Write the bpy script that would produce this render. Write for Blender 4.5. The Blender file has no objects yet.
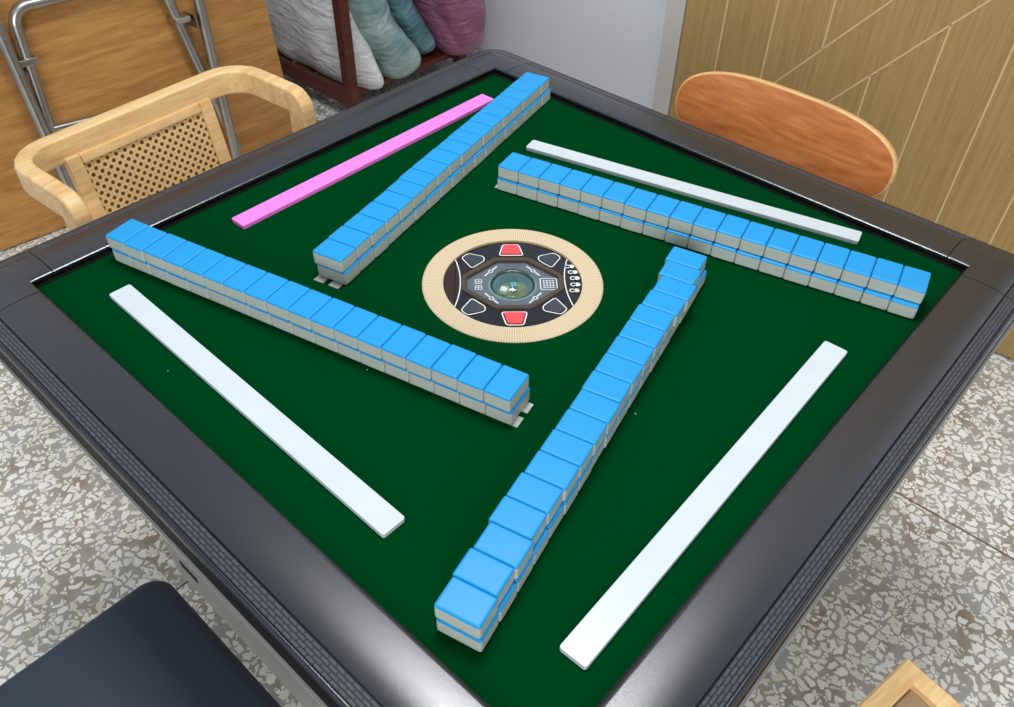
import bpy, bmesh, math, random
from mathutils import Vector, Matrix, noise
random.seed(7)
sc = bpy.context.scene
COL = sc.collection
PI = math.pi
FELT = 0.74                      # height of the playing surface above the floor

# ------------------------------------------------------------------ helpers
def lin(c):
    c = c / 255.0
    return c / 12.92 if c <= 0.04045 else ((c + 0.055) / 1.055) ** 2.4
def rgb(r, g, b):
    return (lin(r), lin(g), lin(b), 1.0)

def new_mat(name):
    m = bpy.data.materials.new(name); m.use_nodes = True
    nt = m.node_tree; b = nt.nodes['Principled BSDF']
    return m, nt, b
def N(nt, kind, **kw):
    n = nt.nodes.new(kind)
    for k, v in kw.items():
        setattr(n, k, v)
    return n
def ramp(nt, stops, interp='LINEAR'):
    r = N(nt, 'ShaderNodeValToRGB'); e = r.color_ramp; e.interpolation = interp
    while len(e.elements) < len(stops): e.elements.new(0.5)
    for el, (p, c) in zip(e.elements, stops):
        el.position = p; el.color = c
    return r
def plain(name, col, rough=0.5, spec=0.5, bump=0.0, bscale=300, var=0.0, vscale=20, metal=0.0, coat=0.0):
    m, nt, b = new_mat(name)
    b.inputs['Base Color'].default_value = col
    b.inputs['Roughness'].default_value = rough
    b.inputs['Specular IOR Level'].default_value = spec
    b.inputs['Metallic'].default_value = metal
    b.inputs['Coat Weight'].default_value = coat
    tc = N(nt, 'ShaderNodeTexCoord')
    if var > 0:
        nz = N(nt, 'ShaderNodeTexNoise'); nz.inputs['Scale'].default_value = vscale
        nz.inputs['Detail'].default_value = 4
        nt.links.new(tc.outputs['Object'], nz.inputs['Vector'])
        d = tuple(max(0, c * (1 - var)) for c in col[:3]) + (1,)
        l = tuple(min(1, c * (1 + var)) for c in col[:3]) + (1,)
        r = ramp(nt, [(0.3, d), (0.7, l)])
        nt.links.new(nz.outputs['Fac'], r.inputs['Fac'])
        nt.links.new(r.outputs['Color'], b.inputs['Base Color'])
    if bump > 0:
        nz2 = N(nt, 'ShaderNodeTexNoise'); nz2.inputs['Scale'].default_value = bscale
        nz2.inputs['Detail'].default_value = 2
        nt.links.new(tc.outputs['Object'], nz2.inputs['Vector'])
        bp = N(nt, 'ShaderNodeBump'); bp.inputs['Strength'].default_value = bump
        bp.inputs['Distance'].default_value = 0.001
        nt.links.new(nz2.outputs['Fac'], bp.inputs['Height'])
        nt.links.new(bp.outputs['Normal'], b.inputs['Normal'])
    return m
def wood(name, dark, mid, light, axis='X', scale=6.0, stretch=14.0, rough=0.45, spec=0.4, distort=1.5, fine=0.35):
    """grain lines that run along the given object axis"""
    m, nt, b = new_mat(name)
    tc = N(nt, 'ShaderNodeTexCoord'); mp = N(nt, 'ShaderNodeMapping')
    s = [stretch] * 3; s['XYZ'.index(axis)] = 1.0
    mp.inputs['Scale'].default_value = s
    nt.links.new(tc.outputs['Object'], mp.inputs['Vector'])
    n1 = N(nt, 'ShaderNodeTexNoise'); n1.inputs['Scale'].default_value = scale
    n1.inputs['Detail'].default_value = 5; n1.inputs['Distortion'].default_value = distort
    n1.inputs['Roughness'].default_value = 0.6
    nt.links.new(mp.outputs['Vector'], n1.inputs['Vector'])
    n2 = N(nt, 'ShaderNodeTexNoise'); n2.inputs['Scale'].default_value = scale * 5
    n2.inputs['Detail'].default_value = 3
    nt.links.new(mp.outputs['Vector'], n2.inputs['Vector'])
    mx = N(nt, 'ShaderNodeMix'); mx.inputs[0].default_value = fine
    nt.links.new(n1.outputs['Fac'], mx.inputs[2]); nt.links.new(n2.outputs['Fac'], mx.inputs[3])
    r = ramp(nt, [(0.33, dark), (0.5, mid), (0.66, light)])
    nt.links.new(mx.outputs[0], r.inputs['Fac'])
    nt.links.new(r.outputs['Color'], b.inputs['Base Color'])
    b.inputs['Roughness'].default_value = rough; b.inputs['Specular IOR Level'].default_value = spec
    return m

def link(o, parent=None):
    COL.objects.link(o)
    if parent is not None: o.parent = parent
    return o
def obj(name, bm, mat, parent=None, loc=(0, 0, 0), rot=(0, 0, 0), smooth=None):
    me = bpy.data.meshes.new(name)
    bmesh.ops.recalc_face_normals(bm, faces=bm.faces)
    bm.to_mesh(me); bm.free()
    for m in (mat if isinstance(mat, (list, tuple)) else [mat]): me.materials.append(m)
    if smooth is not None:
        for p in me.polygons: p.use_smooth = True
        try: me.set_sharp_from_angle(angle=math.radians(smooth))
        except Exception: pass
    o = bpy.data.objects.new(name, me)
    o.location = loc; o.rotation_euler = rot
    if smooth is not None:
        wn = o.modifiers.new('weighted_normal', 'WEIGHTED_NORMAL'); wn.keep_sharp = True; wn.weight = 100
    return link(o, parent)
def tag(o, label, cat, group=None):
    o['label'] = label; o['category'] = cat
    if group: o['group'] = group
    return o
def thing(name, label, cat, loc=(0, 0, 0), rotz=0.0, group=None):
    o = bpy.data.objects.new(name, None); o.empty_display_size = 0.05
    o.location = loc; o.rotation_euler = (0, 0, rotz)
    link(o); tag(o, label, cat, group)
    return o
def struct(name, bm, mat, smooth=None):
    o = obj(name, bm, mat, smooth=smooth); o['kind'] = 'structure'
    return o

def box(bm, x0, x1, y0, y1, z0, z1, bevel=0.0, seg=2, M=None, mi=0):
    vs = [bm.verts.new((x, y, z)) for x in (x0, x1) for y in (y0, y1) for z in (z0, z1)]
    idx = [(0, 1, 3, 2), (4, 6, 7, 5), (0, 4, 5, 1), (2, 3, 7, 6), (0, 2, 6, 4), (1, 5, 7, 3)]
    fs = [bm.faces.new([vs[i] for i in f]) for f in idx]
    for f in fs: f.material_index = mi
    if M is not None: bmesh.ops.transform(bm, matrix=M, verts=vs)
    if bevel > 0:
        es = list({e for f in fs for e in f.edges})
        bmesh.ops.bevel(bm, geom=es, offset=bevel, segments=seg, profile=0.5, affect='EDGES')
def prism(bm, pts, z0, z1, mi=0, M=None):
    a = [bm.verts.new((x, y, z0)) for x, y in pts]; b = [bm.verts.new((x, y, z1)) for x, y in pts]
    n = len(pts); fs = [bm.faces.new(a[::-1]), bm.faces.new(b)]
    for i in range(n): fs.append(bm.faces.new((a[i], a[(i + 1) % n], b[(i + 1) % n], b[i])))
    for f in fs: f.material_index = mi
    if M is not None: bmesh.ops.transform(bm, matrix=M, verts=a + b)
    return fs
def tube(bm, pts, r, n=10, mi=0):
    sweep(bm, pts, [(r * math.cos(2 * PI * k / n), r * math.sin(2 * PI * k / n)) for k in range(n)], mi=mi)
def sweep(bm, pts, prof, up=Vector((0, 0, 1)), mi=0):
    """profile (across, up) swept along a polyline, rotation minimising"""
    pts = [Vector(p) for p in pts]
    rings = []; u = None
    for i, p in enumerate(pts):
        a = (p - pts[i - 1]).normalized() if i > 0 else None
        b = (pts[i + 1] - p).normalized() if i < len(pts) - 1 else None
        t = ((a or b) + (b or a)).normalized()
        if u is None:
            w = up if abs(t.dot(up)) < 0.95 else Vector((0, 1, 0))
            s = t.cross(w).normalized(); u = s.cross(t).normalized()
        else:
            q = tp.rotation_difference(t); u = (q @ u); u = (u - t * u.dot(t)).normalized()
            s = t.cross(u).normalized()
        tp = t
        offs = [s * x + u * y for x, y in prof]
        if a is not None and b is not None and a.angle(b) > 1e-4:
            k = 1.0 / max(0.5, math.cos(a.angle(b) / 2)); m = (b - a).normalized()
            offs = [o + m * (o.dot(m) * (k - 1.0)) for o in offs]
        rings.append([bm.verts.new(p + o) for o in offs])
    n = len(prof)
    for r0, r1 in zip(rings, rings[1:]):
        for i in range(n):
            f = bm.faces.new((r0[i], r0[(i + 1) % n], r1[(i + 1) % n], r1[i])); f.material_index = mi
    f = bm.faces.new(rings[0][::-1]); f.material_index = mi
    f = bm.faces.new(rings[-1]); f.material_index = mi
def rrect(w, h, r=0.004, seg=3):
    out = []
    for cx, cy, a0 in ((w/2-r, h/2-r, 0), (-w/2+r, h/2-r, PI/2), (-w/2+r, -h/2+r, PI), (w/2-r, -h/2+r, 1.5*PI)):
        for k in range(seg + 1):
            a = a0 + k * PI / 2 / seg
            out.append((cx + r * math.cos(a), cy + r * math.sin(a)))
    return out
def round_path(pts, radii, seg=8):
    """polyline with its corners rounded"""
    pts = [Vector(p) for p in pts]; out = [pts[0]]
    for i in range(1, len(pts) - 1):
        p, r = pts[i], radii[i]
        a = (pts[i-1] - p).normalized(); b = (pts[i+1] - p).normalized()
        ang = a.angle(b); d = r / math.tan(ang / 2)
        p0, p1 = p + a * d, p + b * d
        c = p + (a + b).normalized() * (r / math.sin(ang / 2))
        for k in range(seg + 1):
            t = k / seg
            v0, v1 = p0 - c, p1 - c
            th = v0.angle(v1)
            out.append(c + (v0 * math.sin((1 - t) * th) + v1 * math.sin(t * th)) / math.sin(th))
    out.append(pts[-1]); return out
def loft(bm, rings, n=64, cap_last=False, mi=0):
    """rings: list of (radius function of angle or number, z)"""
    R = []
    for rf, z in rings:
        R.append([bm.verts.new(((rf(2*PI*k/n) if callable(rf) else rf) * math.cos(2*PI*k/n),
                                (rf(2*PI*k/n) if callable(rf) else rf) * math.sin(2*PI*k/n), z)) for k in range(n)])
    for a, b in zip(R, R[1:]):
        for k in range(n):
            f = bm.faces.new((a[k], a[(k+1) % n], b[(k+1) % n], b[k])); f.material_index = mi
    if cap_last: 
        f = bm.faces.new(R[-1]); f.material_index = mi
def poly_radius(pts):
    def f(a):
        d = Vector((math.cos(a), math.sin(a))); best = None
        for i in range(len(pts)):
            p = Vector(pts[i]); q = Vector(pts[(i+1) % len(pts)]); e = q - p
            den = d.x * e.y - d.y * e.x
            if abs(den) < 1e-12: continue
            t = (p.x * e.y - p.y * e.x) / den; s = (p.x * d.y - p.y * d.x) / den
            if t > 0 and -1e-6 <= s <= 1 + 1e-6: best = t if best is None else min(best, t)
        return best
    return f

# ------------------------------------------------------------------ materials
M = {}
def felt_mat():
    m, nt, b = new_mat('green_felt')
    tc = N(nt, 'ShaderNodeTexCoord')
    nz = N(nt, 'ShaderNodeTexNoise'); nz.inputs['Scale'].default_value = 900; nz.inputs['Detail'].default_value = 2
    nt.links.new(tc.outputs['Object'], nz.inputs['Vector'])
    r = ramp(nt, [(0.3, rgb(0, 50, 20)), (0.7, rgb(0, 64, 27))])
    nt.links.new(nz.outputs['Fac'], r.inputs['Fac'])
    # scattered specks of lint
    vo = N(nt, 'ShaderNodeTexVoronoi'); vo.inputs['Scale'].default_value = 26
    nt.links.new(tc.outputs['Object'], vo.inputs['Vector'])
    l1 = N(nt, 'ShaderNodeMath', operation='LESS_THAN'); l1.inputs[1].default_value = 0.028
    nt.links.new(vo.outputs['Distance'], l1.inputs[0])
    sp = N(nt, 'ShaderNodeSeparateColor'); nt.links.new(vo.outputs['Color'], sp.inputs[0])
    l2 = N(nt, 'ShaderNodeMath', operation='GREATER_THAN'); l2.inputs[1].default_value = 0.93
    nt.links.new(sp.outputs[0], l2.inputs[0])
    mu = N(nt, 'ShaderNodeMath', operation='MULTIPLY'); nt.links.new(l1.outputs[0], mu.inputs[0]); nt.links.new(l2.outputs[0], mu.inputs[1])
    mx = N(nt, 'ShaderNodeMix', data_type='RGBA'); mx.inputs[7].default_value = rgb(120, 150, 130)
    nt.links.new(mu.outputs[0], mx.inputs[0]); nt.links.new(r.outputs['Color'], mx.inputs[6])
    nt.links.new(mx.outputs[2], b.inputs['Base Color'])
    b.inputs['Roughness'].default_value = 1.0; b.inputs['Specular IOR Level'].default_value = 0.0
    return m
def terrazzo():
    m, nt, b = new_mat('terrazzo')
    tc = N(nt, 'ShaderNodeTexCoord')
    nz = N(nt, 'ShaderNodeTexNoise'); nz.inputs['Scale'].default_value = 30; nz.inputs['Detail'].default_value = 2
    nt.links.new(tc.outputs['Object'], nz.inputs['Vector'])
    ad = N(nt, 'ShaderNodeMix', data_type='VECTOR'); ad.inputs[0].default_value = 0.02
    nt.links.new(tc.outputs['Object'], ad.inputs[4]); nt.links.new(nz.outputs['Color'], ad.inputs[5])
    def layer(scale, thr, gap):
        v = N(nt, 'ShaderNodeTexVoronoi', voronoi_dimensions='2D'); v.inputs['Scale'].default_value = scale
        e = N(nt, 'ShaderNodeTexVoronoi', voronoi_dimensions='2D', feature='DISTANCE_TO_EDGE'); e.inputs['Scale'].default_value = scale
        for q in (v, e): nt.links.new(ad.outputs[1], q.inputs['Vector'])
        s = N(nt, 'ShaderNodeSeparateColor'); nt.links.new(v.outputs['Color'], s.inputs[0])
        a = N(nt, 'ShaderNodeMath', operation='GREATER_THAN'); a.inputs[1].default_value = thr
        nt.links.new(s.outputs[0], a.inputs[0])
        g = N(nt, 'ShaderNodeMapRange'); g.inputs[1].default_value = gap * 0.75; g.inputs[2].default_value = gap * 1.25
        nt.links.new(e.outputs['Distance'], g.inputs[0])
        mu = N(nt, 'ShaderNodeMath', operation='MULTIPLY')
        nt.links.new(a.outputs[0], mu.inputs[0]); nt.links.new(g.outputs[0], mu.inputs[1])
        cr = ramp(nt, [(0.0, rgb(226, 219, 204)), (0.35, rgb(243, 240, 232)), (0.7, rgb(248, 246, 240)), (1.0, rgb(234, 229, 218))])
        nt.links.new(s.outputs[1], cr.inputs['Fac'])
        return mu, cr
    n2 = N(nt, 'ShaderNodeTexNoise'); n2.inputs['Scale'].default_value = 14; n2.inputs['Detail'].default_value = 6
    nt.links.new(tc.outputs['Object'], n2.inputs['Vector'])
    mat = ramp(nt, [(0.3, rgb(150, 136, 114)), (0.5, rgb(172, 168, 157)), (0.7, rgb(178, 178, 176))])
    nt.links.new(n2.outputs['Fac'], mat.inputs['Fac'])
    prev = mat.outputs['Color']
    for sc_, thr, gap in ((120, 0.60, 0.13), (58, 0.36, 0.15)):
        mask, cr = layer(sc_, thr, gap)
        mx = N(nt, 'ShaderNodeMix', data_type='RGBA')
        nt.links.new(mask.outputs[0], mx.inputs[0]); nt.links.new(prev, mx.inputs[6]); nt.links.new(cr.outputs['Color'], mx.inputs[7])
        prev = mx.outputs[2]
    # thin brown joints between the slabs
    sx = N(nt, 'ShaderNodeSeparateXYZ'); nt.links.new(tc.outputs['Object'], sx.inputs[0])
    def joint(out, off, pitch):
        a = N(nt, 'ShaderNodeMath', operation='SUBTRACT'); a.inputs[1].default_value = off - pitch / 2
        nt.links.new(out, a.inputs[0])
        w = N(nt, 'ShaderNodeMath', operation='PINGPONG'); w.inputs[1].default_value = pitch / 2
        nt.links.new(a.outputs[0], w.inputs[0])
        g = N(nt, 'ShaderNodeMath', operation='GREATER_THAN'); g.inputs[1].default_value = pitch / 2 - 0.0022
        nt.links.new(w.outputs[0], g.inputs[0]); return g
    jx = joint(sx.outputs[0], 0.728, 2.4); jy = joint(sx.outputs[1], 0.448, 1.4)
    jm = N(nt, 'ShaderNodeMath', operation='MAXIMUM'); nt.links.new(jx.outputs[0], jm.inputs[0]); nt.links.new(jy.outputs[0], jm.inputs[1])
    mx = N(nt, 'ShaderNodeMix', data_type='RGBA'); mx.inputs[7].default_value = rgb(110, 92, 70)
    nt.links.new(jm.outputs[0], mx.inputs[0]); nt.links.new(prev, mx.inputs[6])
    nt.links.new(mx.outputs[2], b.inputs['Base Color'])
    b.inputs['Roughness'].default_value = 0.35; b.inputs['Specular IOR Level'].default_value = 0.35
    return m
def rail_mat():
    """dark grained plastic; the outer strip (second slot) carries a staggered brick relief"""
    m, nt, b = new_mat('ribbed_strip')
    tc = N(nt, 'ShaderNodeTexCoord')
    br = N(nt, 'ShaderNodeTexBrick'); br.offset = 0.5
    br.inputs['Color1'].default_value = rgb(66, 70, 76); br.inputs['Color2'].default_value = rgb(72, 76, 82)
    br.inputs['Mortar'].default_value = rgb(30, 32, 35)
    br.inputs['Scale'].default_value = 1.0
    br.inputs['Brick Width'].default_value = 0.0105; br.inputs['Row Height'].default_value = 0.0037
    br.inputs['Mortar Size'].default_value = 0.0007; br.inputs['Mortar Smooth'].default_value = 0.3
    nt.links.new(tc.outputs['Object'], br.inputs['Vector'])
    nt.links.new(br.outputs['Color'], b.inputs['Base Color'])
    bp = N(nt, 'ShaderNodeBump'); bp.invert = True; bp.inputs['Strength'].default_value = 1.0; bp.inputs['Distance'].default_value = 0.001
    nt.links.new(br.outputs['Fac'], bp.inputs['Height']); nt.links.new(bp.outputs['Normal'], b.inputs['Normal'])
    b.inputs['Roughness'].default_value = 0.36
    return m
def cane_mat():
    """woven cane: straw strands with rows of small dark holes"""
    m, nt, b = new_mat('woven_cane')
    tc = N(nt, 'ShaderNodeTexCoord'); sx = N(nt, 'ShaderNodeSeparateXYZ'); nt.links.new(tc.outputs['Object'], sx.inputs[0])
    cell = 0.0172
    def frac(sock, off):
        a = N(nt, 'ShaderNodeMath', operation='MULTIPLY_ADD'); a.inputs[1].default_value = 1 / cell; a.inputs[2].default_value = off
        nt.links.new(sock, a.inputs[0])
        f = N(nt, 'ShaderNodeMath', operation='FRACT'); nt.links.new(a.outputs[0], f.inputs[0])
        s = N(nt, 'ShaderNodeMath', operation='SUBTRACT'); s.inputs[1].default_value = 0.5; nt.links.new(f.outputs[0], s.inputs[0])
        q = N(nt, 'ShaderNodeMath', operation='POWER'); q.inputs[1].default_value = 2; nt.links.new(s.outputs[0], q.inputs[0])
        return q
    ds = []
    for off in (0.0, 0.5):
        a = frac(sx.outputs[0], 100 + off); c = frac(sx.outputs[1], 100 + off)
        s = N(nt, 'ShaderNodeMath', operation='ADD'); nt.links.new(a.outputs[0], s.inputs[0]); nt.links.new(c.outputs[0], s.inputs[1])
        ds.append(s)
    mn = N(nt, 'ShaderNodeMath', operation='MINIMUM'); nt.links.new(ds[0].outputs[0], mn.inputs[0]); nt.links.new(ds[1].outputs[0], mn.inputs[1])
    r = ramp(nt, [(0.0, rgb(84, 52, 22)), (0.034, rgb(112, 74, 36)), (0.052, rgb(214, 176, 118)), (0.10, rgb(232, 200, 146)), (0.22, rgb(206, 170, 112))])
    nt.links.new(mn.outputs[0], r.inputs['Fac']); nt.links.new(r.outputs['Color'], b.inputs['Base Color'])
    bp = N(nt, 'ShaderNodeBump'); bp.inputs['Strength'].default_value = 0.5; bp.inputs['Distance'].default_value = 0.002
    nt.links.new(mn.outputs[0], bp.inputs['Height']); nt.links.new(bp.outputs['Normal'], b.inputs['Normal'])
    b.inputs['Roughness'].default_value = 0.55
    return m
def lattice_mat():
    """cream ring printed with a fine gold lattice in polar rows"""
    m, nt, b = new_mat('gold_lattice')
    tc = N(nt, 'ShaderNodeTexCoord'); sx = N(nt, 'ShaderNodeSeparateXYZ'); nt.links.new(tc.outputs['Object'], sx.inputs[0])
    at = N(nt, 'ShaderNodeMath', operation='ARCTAN2'); nt.links.new(sx.outputs[1], at.inputs[0]); nt.links.new(sx.outputs[0], at.inputs[1])
    ln = N(nt, 'ShaderNodeVectorMath', operation='LENGTH'); nt.links.new(tc.outputs['Object'], ln.inputs[0])
    def wave(ka, kr):
        a = N(nt, 'ShaderNodeMath', operation='MULTIPLY'); a.inputs[1].default_value = ka; nt.links.new(at.outputs[0], a.inputs[0])
        c = N(nt, 'ShaderNodeMath', operation='MULTIPLY_ADD'); c.inputs[1].default_value = kr; nt.links.new(ln.outputs['Value'], c.inputs[0]); nt.links.new(a.outputs[0], c.inputs[2])
        s = N(nt, 'ShaderNodeMath', operation='SINE'); nt.links.new(c.outputs[0], s.inputs[0]); return s
    w1, w2 = wave(110, 1500), wave(-110, 1500)
    mu = N(nt, 'ShaderNodeMath', operation='MULTIPLY'); nt.links.new(w1.outputs[0], mu.inputs[0]); nt.links.new(w2.outputs[0], mu.inputs[1])
    r = ramp(nt, [(0.15, rgb(182, 152, 108)), (0.5, rgb(206, 186, 150)), (0.85, rgb(222, 210, 184))])
    mr = N(nt, 'ShaderNodeMapRange'); mr.inputs[1].default_value = -1; mr.inputs[2].default_value = 1
    nt.links.new(mu.outputs[0], mr.inputs[0]); nt.links.new(mr.outputs[0], r.inputs['Fac'])
    nt.links.new(r.outputs['Color'], b.inputs['Base Color'])
    b.inputs['Roughness'].default_value = 0.35
    return m
def bag_mat(name, c1, c2, rough=0.22, film=0.0, wr=1.0):
    """crumpled clear plastic over a soft filling"""
    m, nt, b = new_mat(name)
    tc = N(nt, 'ShaderNodeTexCoord')
    n1 = N(nt, 'ShaderNodeTexNoise'); n1.inputs['Scale'].default_value = 7; n1.inputs['Detail'].default_value = 5; n1.inputs['Distortion'].default_value = 1.0
    nt.links.new(tc.outputs['Object'], n1.inputs['Vector'])
    r = ramp(nt, [(0.35, c1), (0.65, c2)]); nt.links.new(n1.outputs['Fac'], r.inputs['Fac'])
    nt.links.new(r.outputs['Color'], b.inputs['Base Color'])
    mp = N(nt, 'ShaderNodeMapping'); mp.inputs['Scale'].default_value = (1, 1, 2.6); mp.inputs['Rotation'].default_value = (0.5, 0.3, 0)
    nt.links.new(tc.outputs['Object'], mp.inputs['Vector'])
    n2 = N(nt, 'ShaderNodeTexNoise'); n2.inputs['Scale'].default_value = 13; n2.inputs['Detail'].default_value = 3; n2.inputs['Distortion'].default_value = 0.8
    nt.links.new(mp.outputs['Vector'], n2.inputs['Vector'])
    bp = N(nt, 'ShaderNodeBump'); bp.inputs['Strength'].default_value = 0.75 * wr; bp.inputs['Distance'].default_value = 0.02
    nt.links.new(n2.outputs['Fac'], bp.inputs['Height']); nt.links.new(bp.outputs['Normal'], b.inputs['Normal'])
    b.inputs['Roughness'].default_value = rough; b.inputs['Specular IOR Level'].default_value = 0.6
    b.inputs['Sheen Weight'].default_value = film
    return m
def dome_mat():
    m = bpy.data.materials.new('clear_dome'); m.use_nodes = True
    nt = m.node_tree; nt.nodes.clear()
    out = N(nt, 'ShaderNodeOutputMaterial'); mx = N(nt, 'ShaderNodeMixShader')
    tr = N(nt, 'ShaderNodeBsdfTransparent'); tr.inputs[0].default_value = (0.93, 0.98, 0.99, 1)
    gl = N(nt, 'ShaderNodeBsdfGlossy'); gl.inputs['Roughness'].default_value = 0.08
    fr = N(nt, 'ShaderNodeFresnel'); fr.inputs[0].default_value = 1.5
    nt.links.new(fr.outputs[0], mx.inputs[0]); nt.links.new(tr.outputs[0], mx.inputs[1]); nt.links.new(gl.outputs[0], mx.inputs[2])
    nt.links.new(mx.outputs[0], out.inputs[0])
    return m

M['felt'] = felt_mat()
M['floor'] = terrazzo()
M['plastic'] = plain('dark_grained_plastic', rgb(27, 31, 38), rough=0.27, spec=1.0, bump=0.13, bscale=1400)
M['plastic'].node_tree.nodes['Principled BSDF'].inputs['IOR'].default_value = 1.52
M['strip'] = rail_mat()
M['black'] = plain('black_liner_and_shade', rgb(12, 12, 13), rough=0.6, spec=0.2)  # black inner wall; also paints shade on the rim's outer sides
M['silver'] = plain('brushed_silver', rgb(190, 190, 186), rough=0.4, metal=0.4)
M['steel'] = plain('steel_tube', rgb(176, 174, 170), rough=0.28, metal=1.0, var=0.15, vscale=12)
M['cabinet'] = plain('grey_cabinet', rgb(168, 163, 156), rough=0.45, var=0.05)
M['blue'] = plain('blue_tile_back', rgb(24, 147, 212), rough=0.42, spec=0.35)
M['ivory'] = plain('ivory_tile_body', rgb(186, 194, 184), rough=0.35, spec=0.5)
M['white_strip'] = plain('white_acrylic', rgb(200, 210, 214), rough=0.3, var=0.02, vscale=40)
M['pink'] = plain('pink_acrylic', rgb(252, 130, 222), rough=0.35)
M['white_wall'] = plain('white_paint', rgb(228, 232, 238), rough=0.6, spec=0.3, var=0.02, vscale=2)
M['trim'] = plain('grey_door_frame', rgb(188, 186, 180), rough=0.5, var=0.03, vscale=6)
M['door'] = wood('olive_oak', rgb(146, 117, 67), rgb(163, 135, 84), rgb(175, 149, 98), axis='Z', scale=3.0, stretch=45, rough=0.5, distort=0.2, fine=0.5)
M['inlay'] = plain('pale_inlay', rgb(208, 184, 138), rough=0.5)
M['board'] = wood('golden_oak_board', rgb(150, 104, 52), rgb(178, 127, 68), rgb(194, 146, 84), axis='X', scale=3.0, stretch=10, rough=0.5, distort=1.2)
M['ash'] = wood('pale_ash', rgb(206, 164, 108), rgb(228, 190, 134), rgb(240, 208, 156), axis='X', scale=4.0, stretch=9, rough=0.42, distort=1.0)
M['ashz'] = wood('pale_ash_upright', rgb(206, 164, 108), rgb(228, 190, 134), rgb(240, 208, 156), axis='Z', scale=4.0, stretch=9, rough=0.42, distort=1.0)
M['veneer'] = wood('orange_veneer', rgb(164, 92, 46), rgb(190, 116, 66), rgb(206, 134, 82), axis='X', scale=4.0, stretch=7, rough=0.3, spec=0.5, distort=2.2)
M['beech'] = wood('pale_ply_edge', rgb(196, 148, 92), rgb(216, 170, 112), rgb(226, 186, 130), axis='X', scale=5.0, stretch=8, rough=0.35)
M['mahogany'] = wood('dark_red_wood', rgb(62, 24, 16), rgb(84, 36, 24), rgb(104, 50, 34), axis='X', scale=5.0, stretch=9, rough=0.4)
M['cane'] = cane_mat()
M['tan'] = plain('tan_seat_weave', rgb(150, 124, 92), rough=0.7, bump=0.4, bscale=250, var=0.08, vscale=60)
M['vinyl'] = plain('black_vinyl', rgb(42, 52, 66), rough=0.55, spec=0.35, bump=0.15, bscale=500)
M['rubber'] = plain('black_rubber', rgb(20, 20, 20), rough=0.7)
M['ring'] = lattice_mat()
M['panel'] = plain('glossy_black_panel', rgb(24, 27, 33), rough=0.18, spec=0.6, var=0.1, vscale=30)
M['smoked'] = plain('brown_smoked_panel', rgb(44, 30, 24), rough=0.15, spec=0.6)
M['bezel'] = plain('bronze_bezel', rgb(84, 72, 62), rough=0.3, metal=0.3)
M['tray'] = plain('grey_tray', rgb(92, 102, 112), rough=0.3, spec=0.5)
M['bowl'] = plain('teal_bowl', rgb(112, 146, 150), rough=0.2, var=0.12, vscale=60)
M['bowl_floor'] = plain('green_bowl_floor', rgb(108, 120, 84), rough=0.5, var=0.35, vscale=70)
M['button'] = plain('dark_button', rgb(52, 58, 68), rough=0.4)
M['red'] = plain('red_button', rgb(232, 74, 80), rough=0.4)
M['print'] = plain('white_print', rgb(226, 228, 226), rough=0.5)
M['dome'] = dome_mat()
M['bag_white'] = bag_mat('white_bag', rgb(218, 220, 220), rgb(242, 243, 243), 0.2)
M['bag_teal'] = bag_mat('teal_bag', rgb(120, 156, 154), rgb(186, 208, 208), 0.16)
M['bag_teal_deep'] = bag_mat('deep_teal_bag', rgb(70, 118, 128), rgb(130, 170, 178), 0.18)
M['bag_pink'] = bag_mat('pink_bag', rgb(142, 82, 112), rgb(184, 118, 152), 0.3)

# ------------------------------------------------------------------ setting
bm = bmesh.new(); box(bm, -2.6, 2.2, -2.6, 2.4, -0.06, 0.0); struct('floor', bm, M['floor'])
XW = 1.306                                               # plane of the door wall
DY0, DY1 = -0.60, 0.565                                  # the door leaf's two edges
bm = bmesh.new()
box(bm, XW, XW + 0.12, -2.6, DY0 - 0.06, 0, 2.7); box(bm, XW, XW + 0.12, DY0 - 0.06, 0.623, 2.16, 2.7)
struct('wall_right', bm, M['white_wall'])
bm = bmesh.new(); box(bm, XW + 0.12, 1.73, 0.58, 0.70, 0, 2.7); struct('wall_return', bm, M['white_wall'])
bm = bmesh.new(); box(bm, 1.73, 1.83, 0.58, 2.25, 0, 2.7); struct('wall_back', bm, M['white_wall'])
bm = bmesh.new(); box(bm, -2.6, 1.83, 2.25, 2.35, 0, 2.7); struct('wall_left', bm, M['white_wall'])
bm = bmesh.new()
box(bm, XW - 0.004, XW + 0.12, DY1 + 0.003, 0.623, 0, 2.16, 0.002); box(bm, XW - 0.004, XW + 0.12, DY0 - 0.06, DY0 - 0.003, 0, 2.16, 0.002)
box(bm, XW - 0.004, XW + 0.12, DY0 - 0.003, DY1 + 0.003, 2.10, 2.16, 0.002)
struct('trim_1', bm, M['trim'])
bm = bmesh.new(); box(bm, -2.7, XW + 0.12, -2.7, -2.6, 0, 0.95); struct('wall_near', bm, M['white_wall'])  # unseen wall added to block low light, cut short to admit some
bm = bmesh.new(); box(bm, -2.7, -2.6, -2.6, 2.35, 0, 0.95); struct('wall_front', bm, M['white_wall'])  # also unseen and added, kept low so light passes over it
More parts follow.
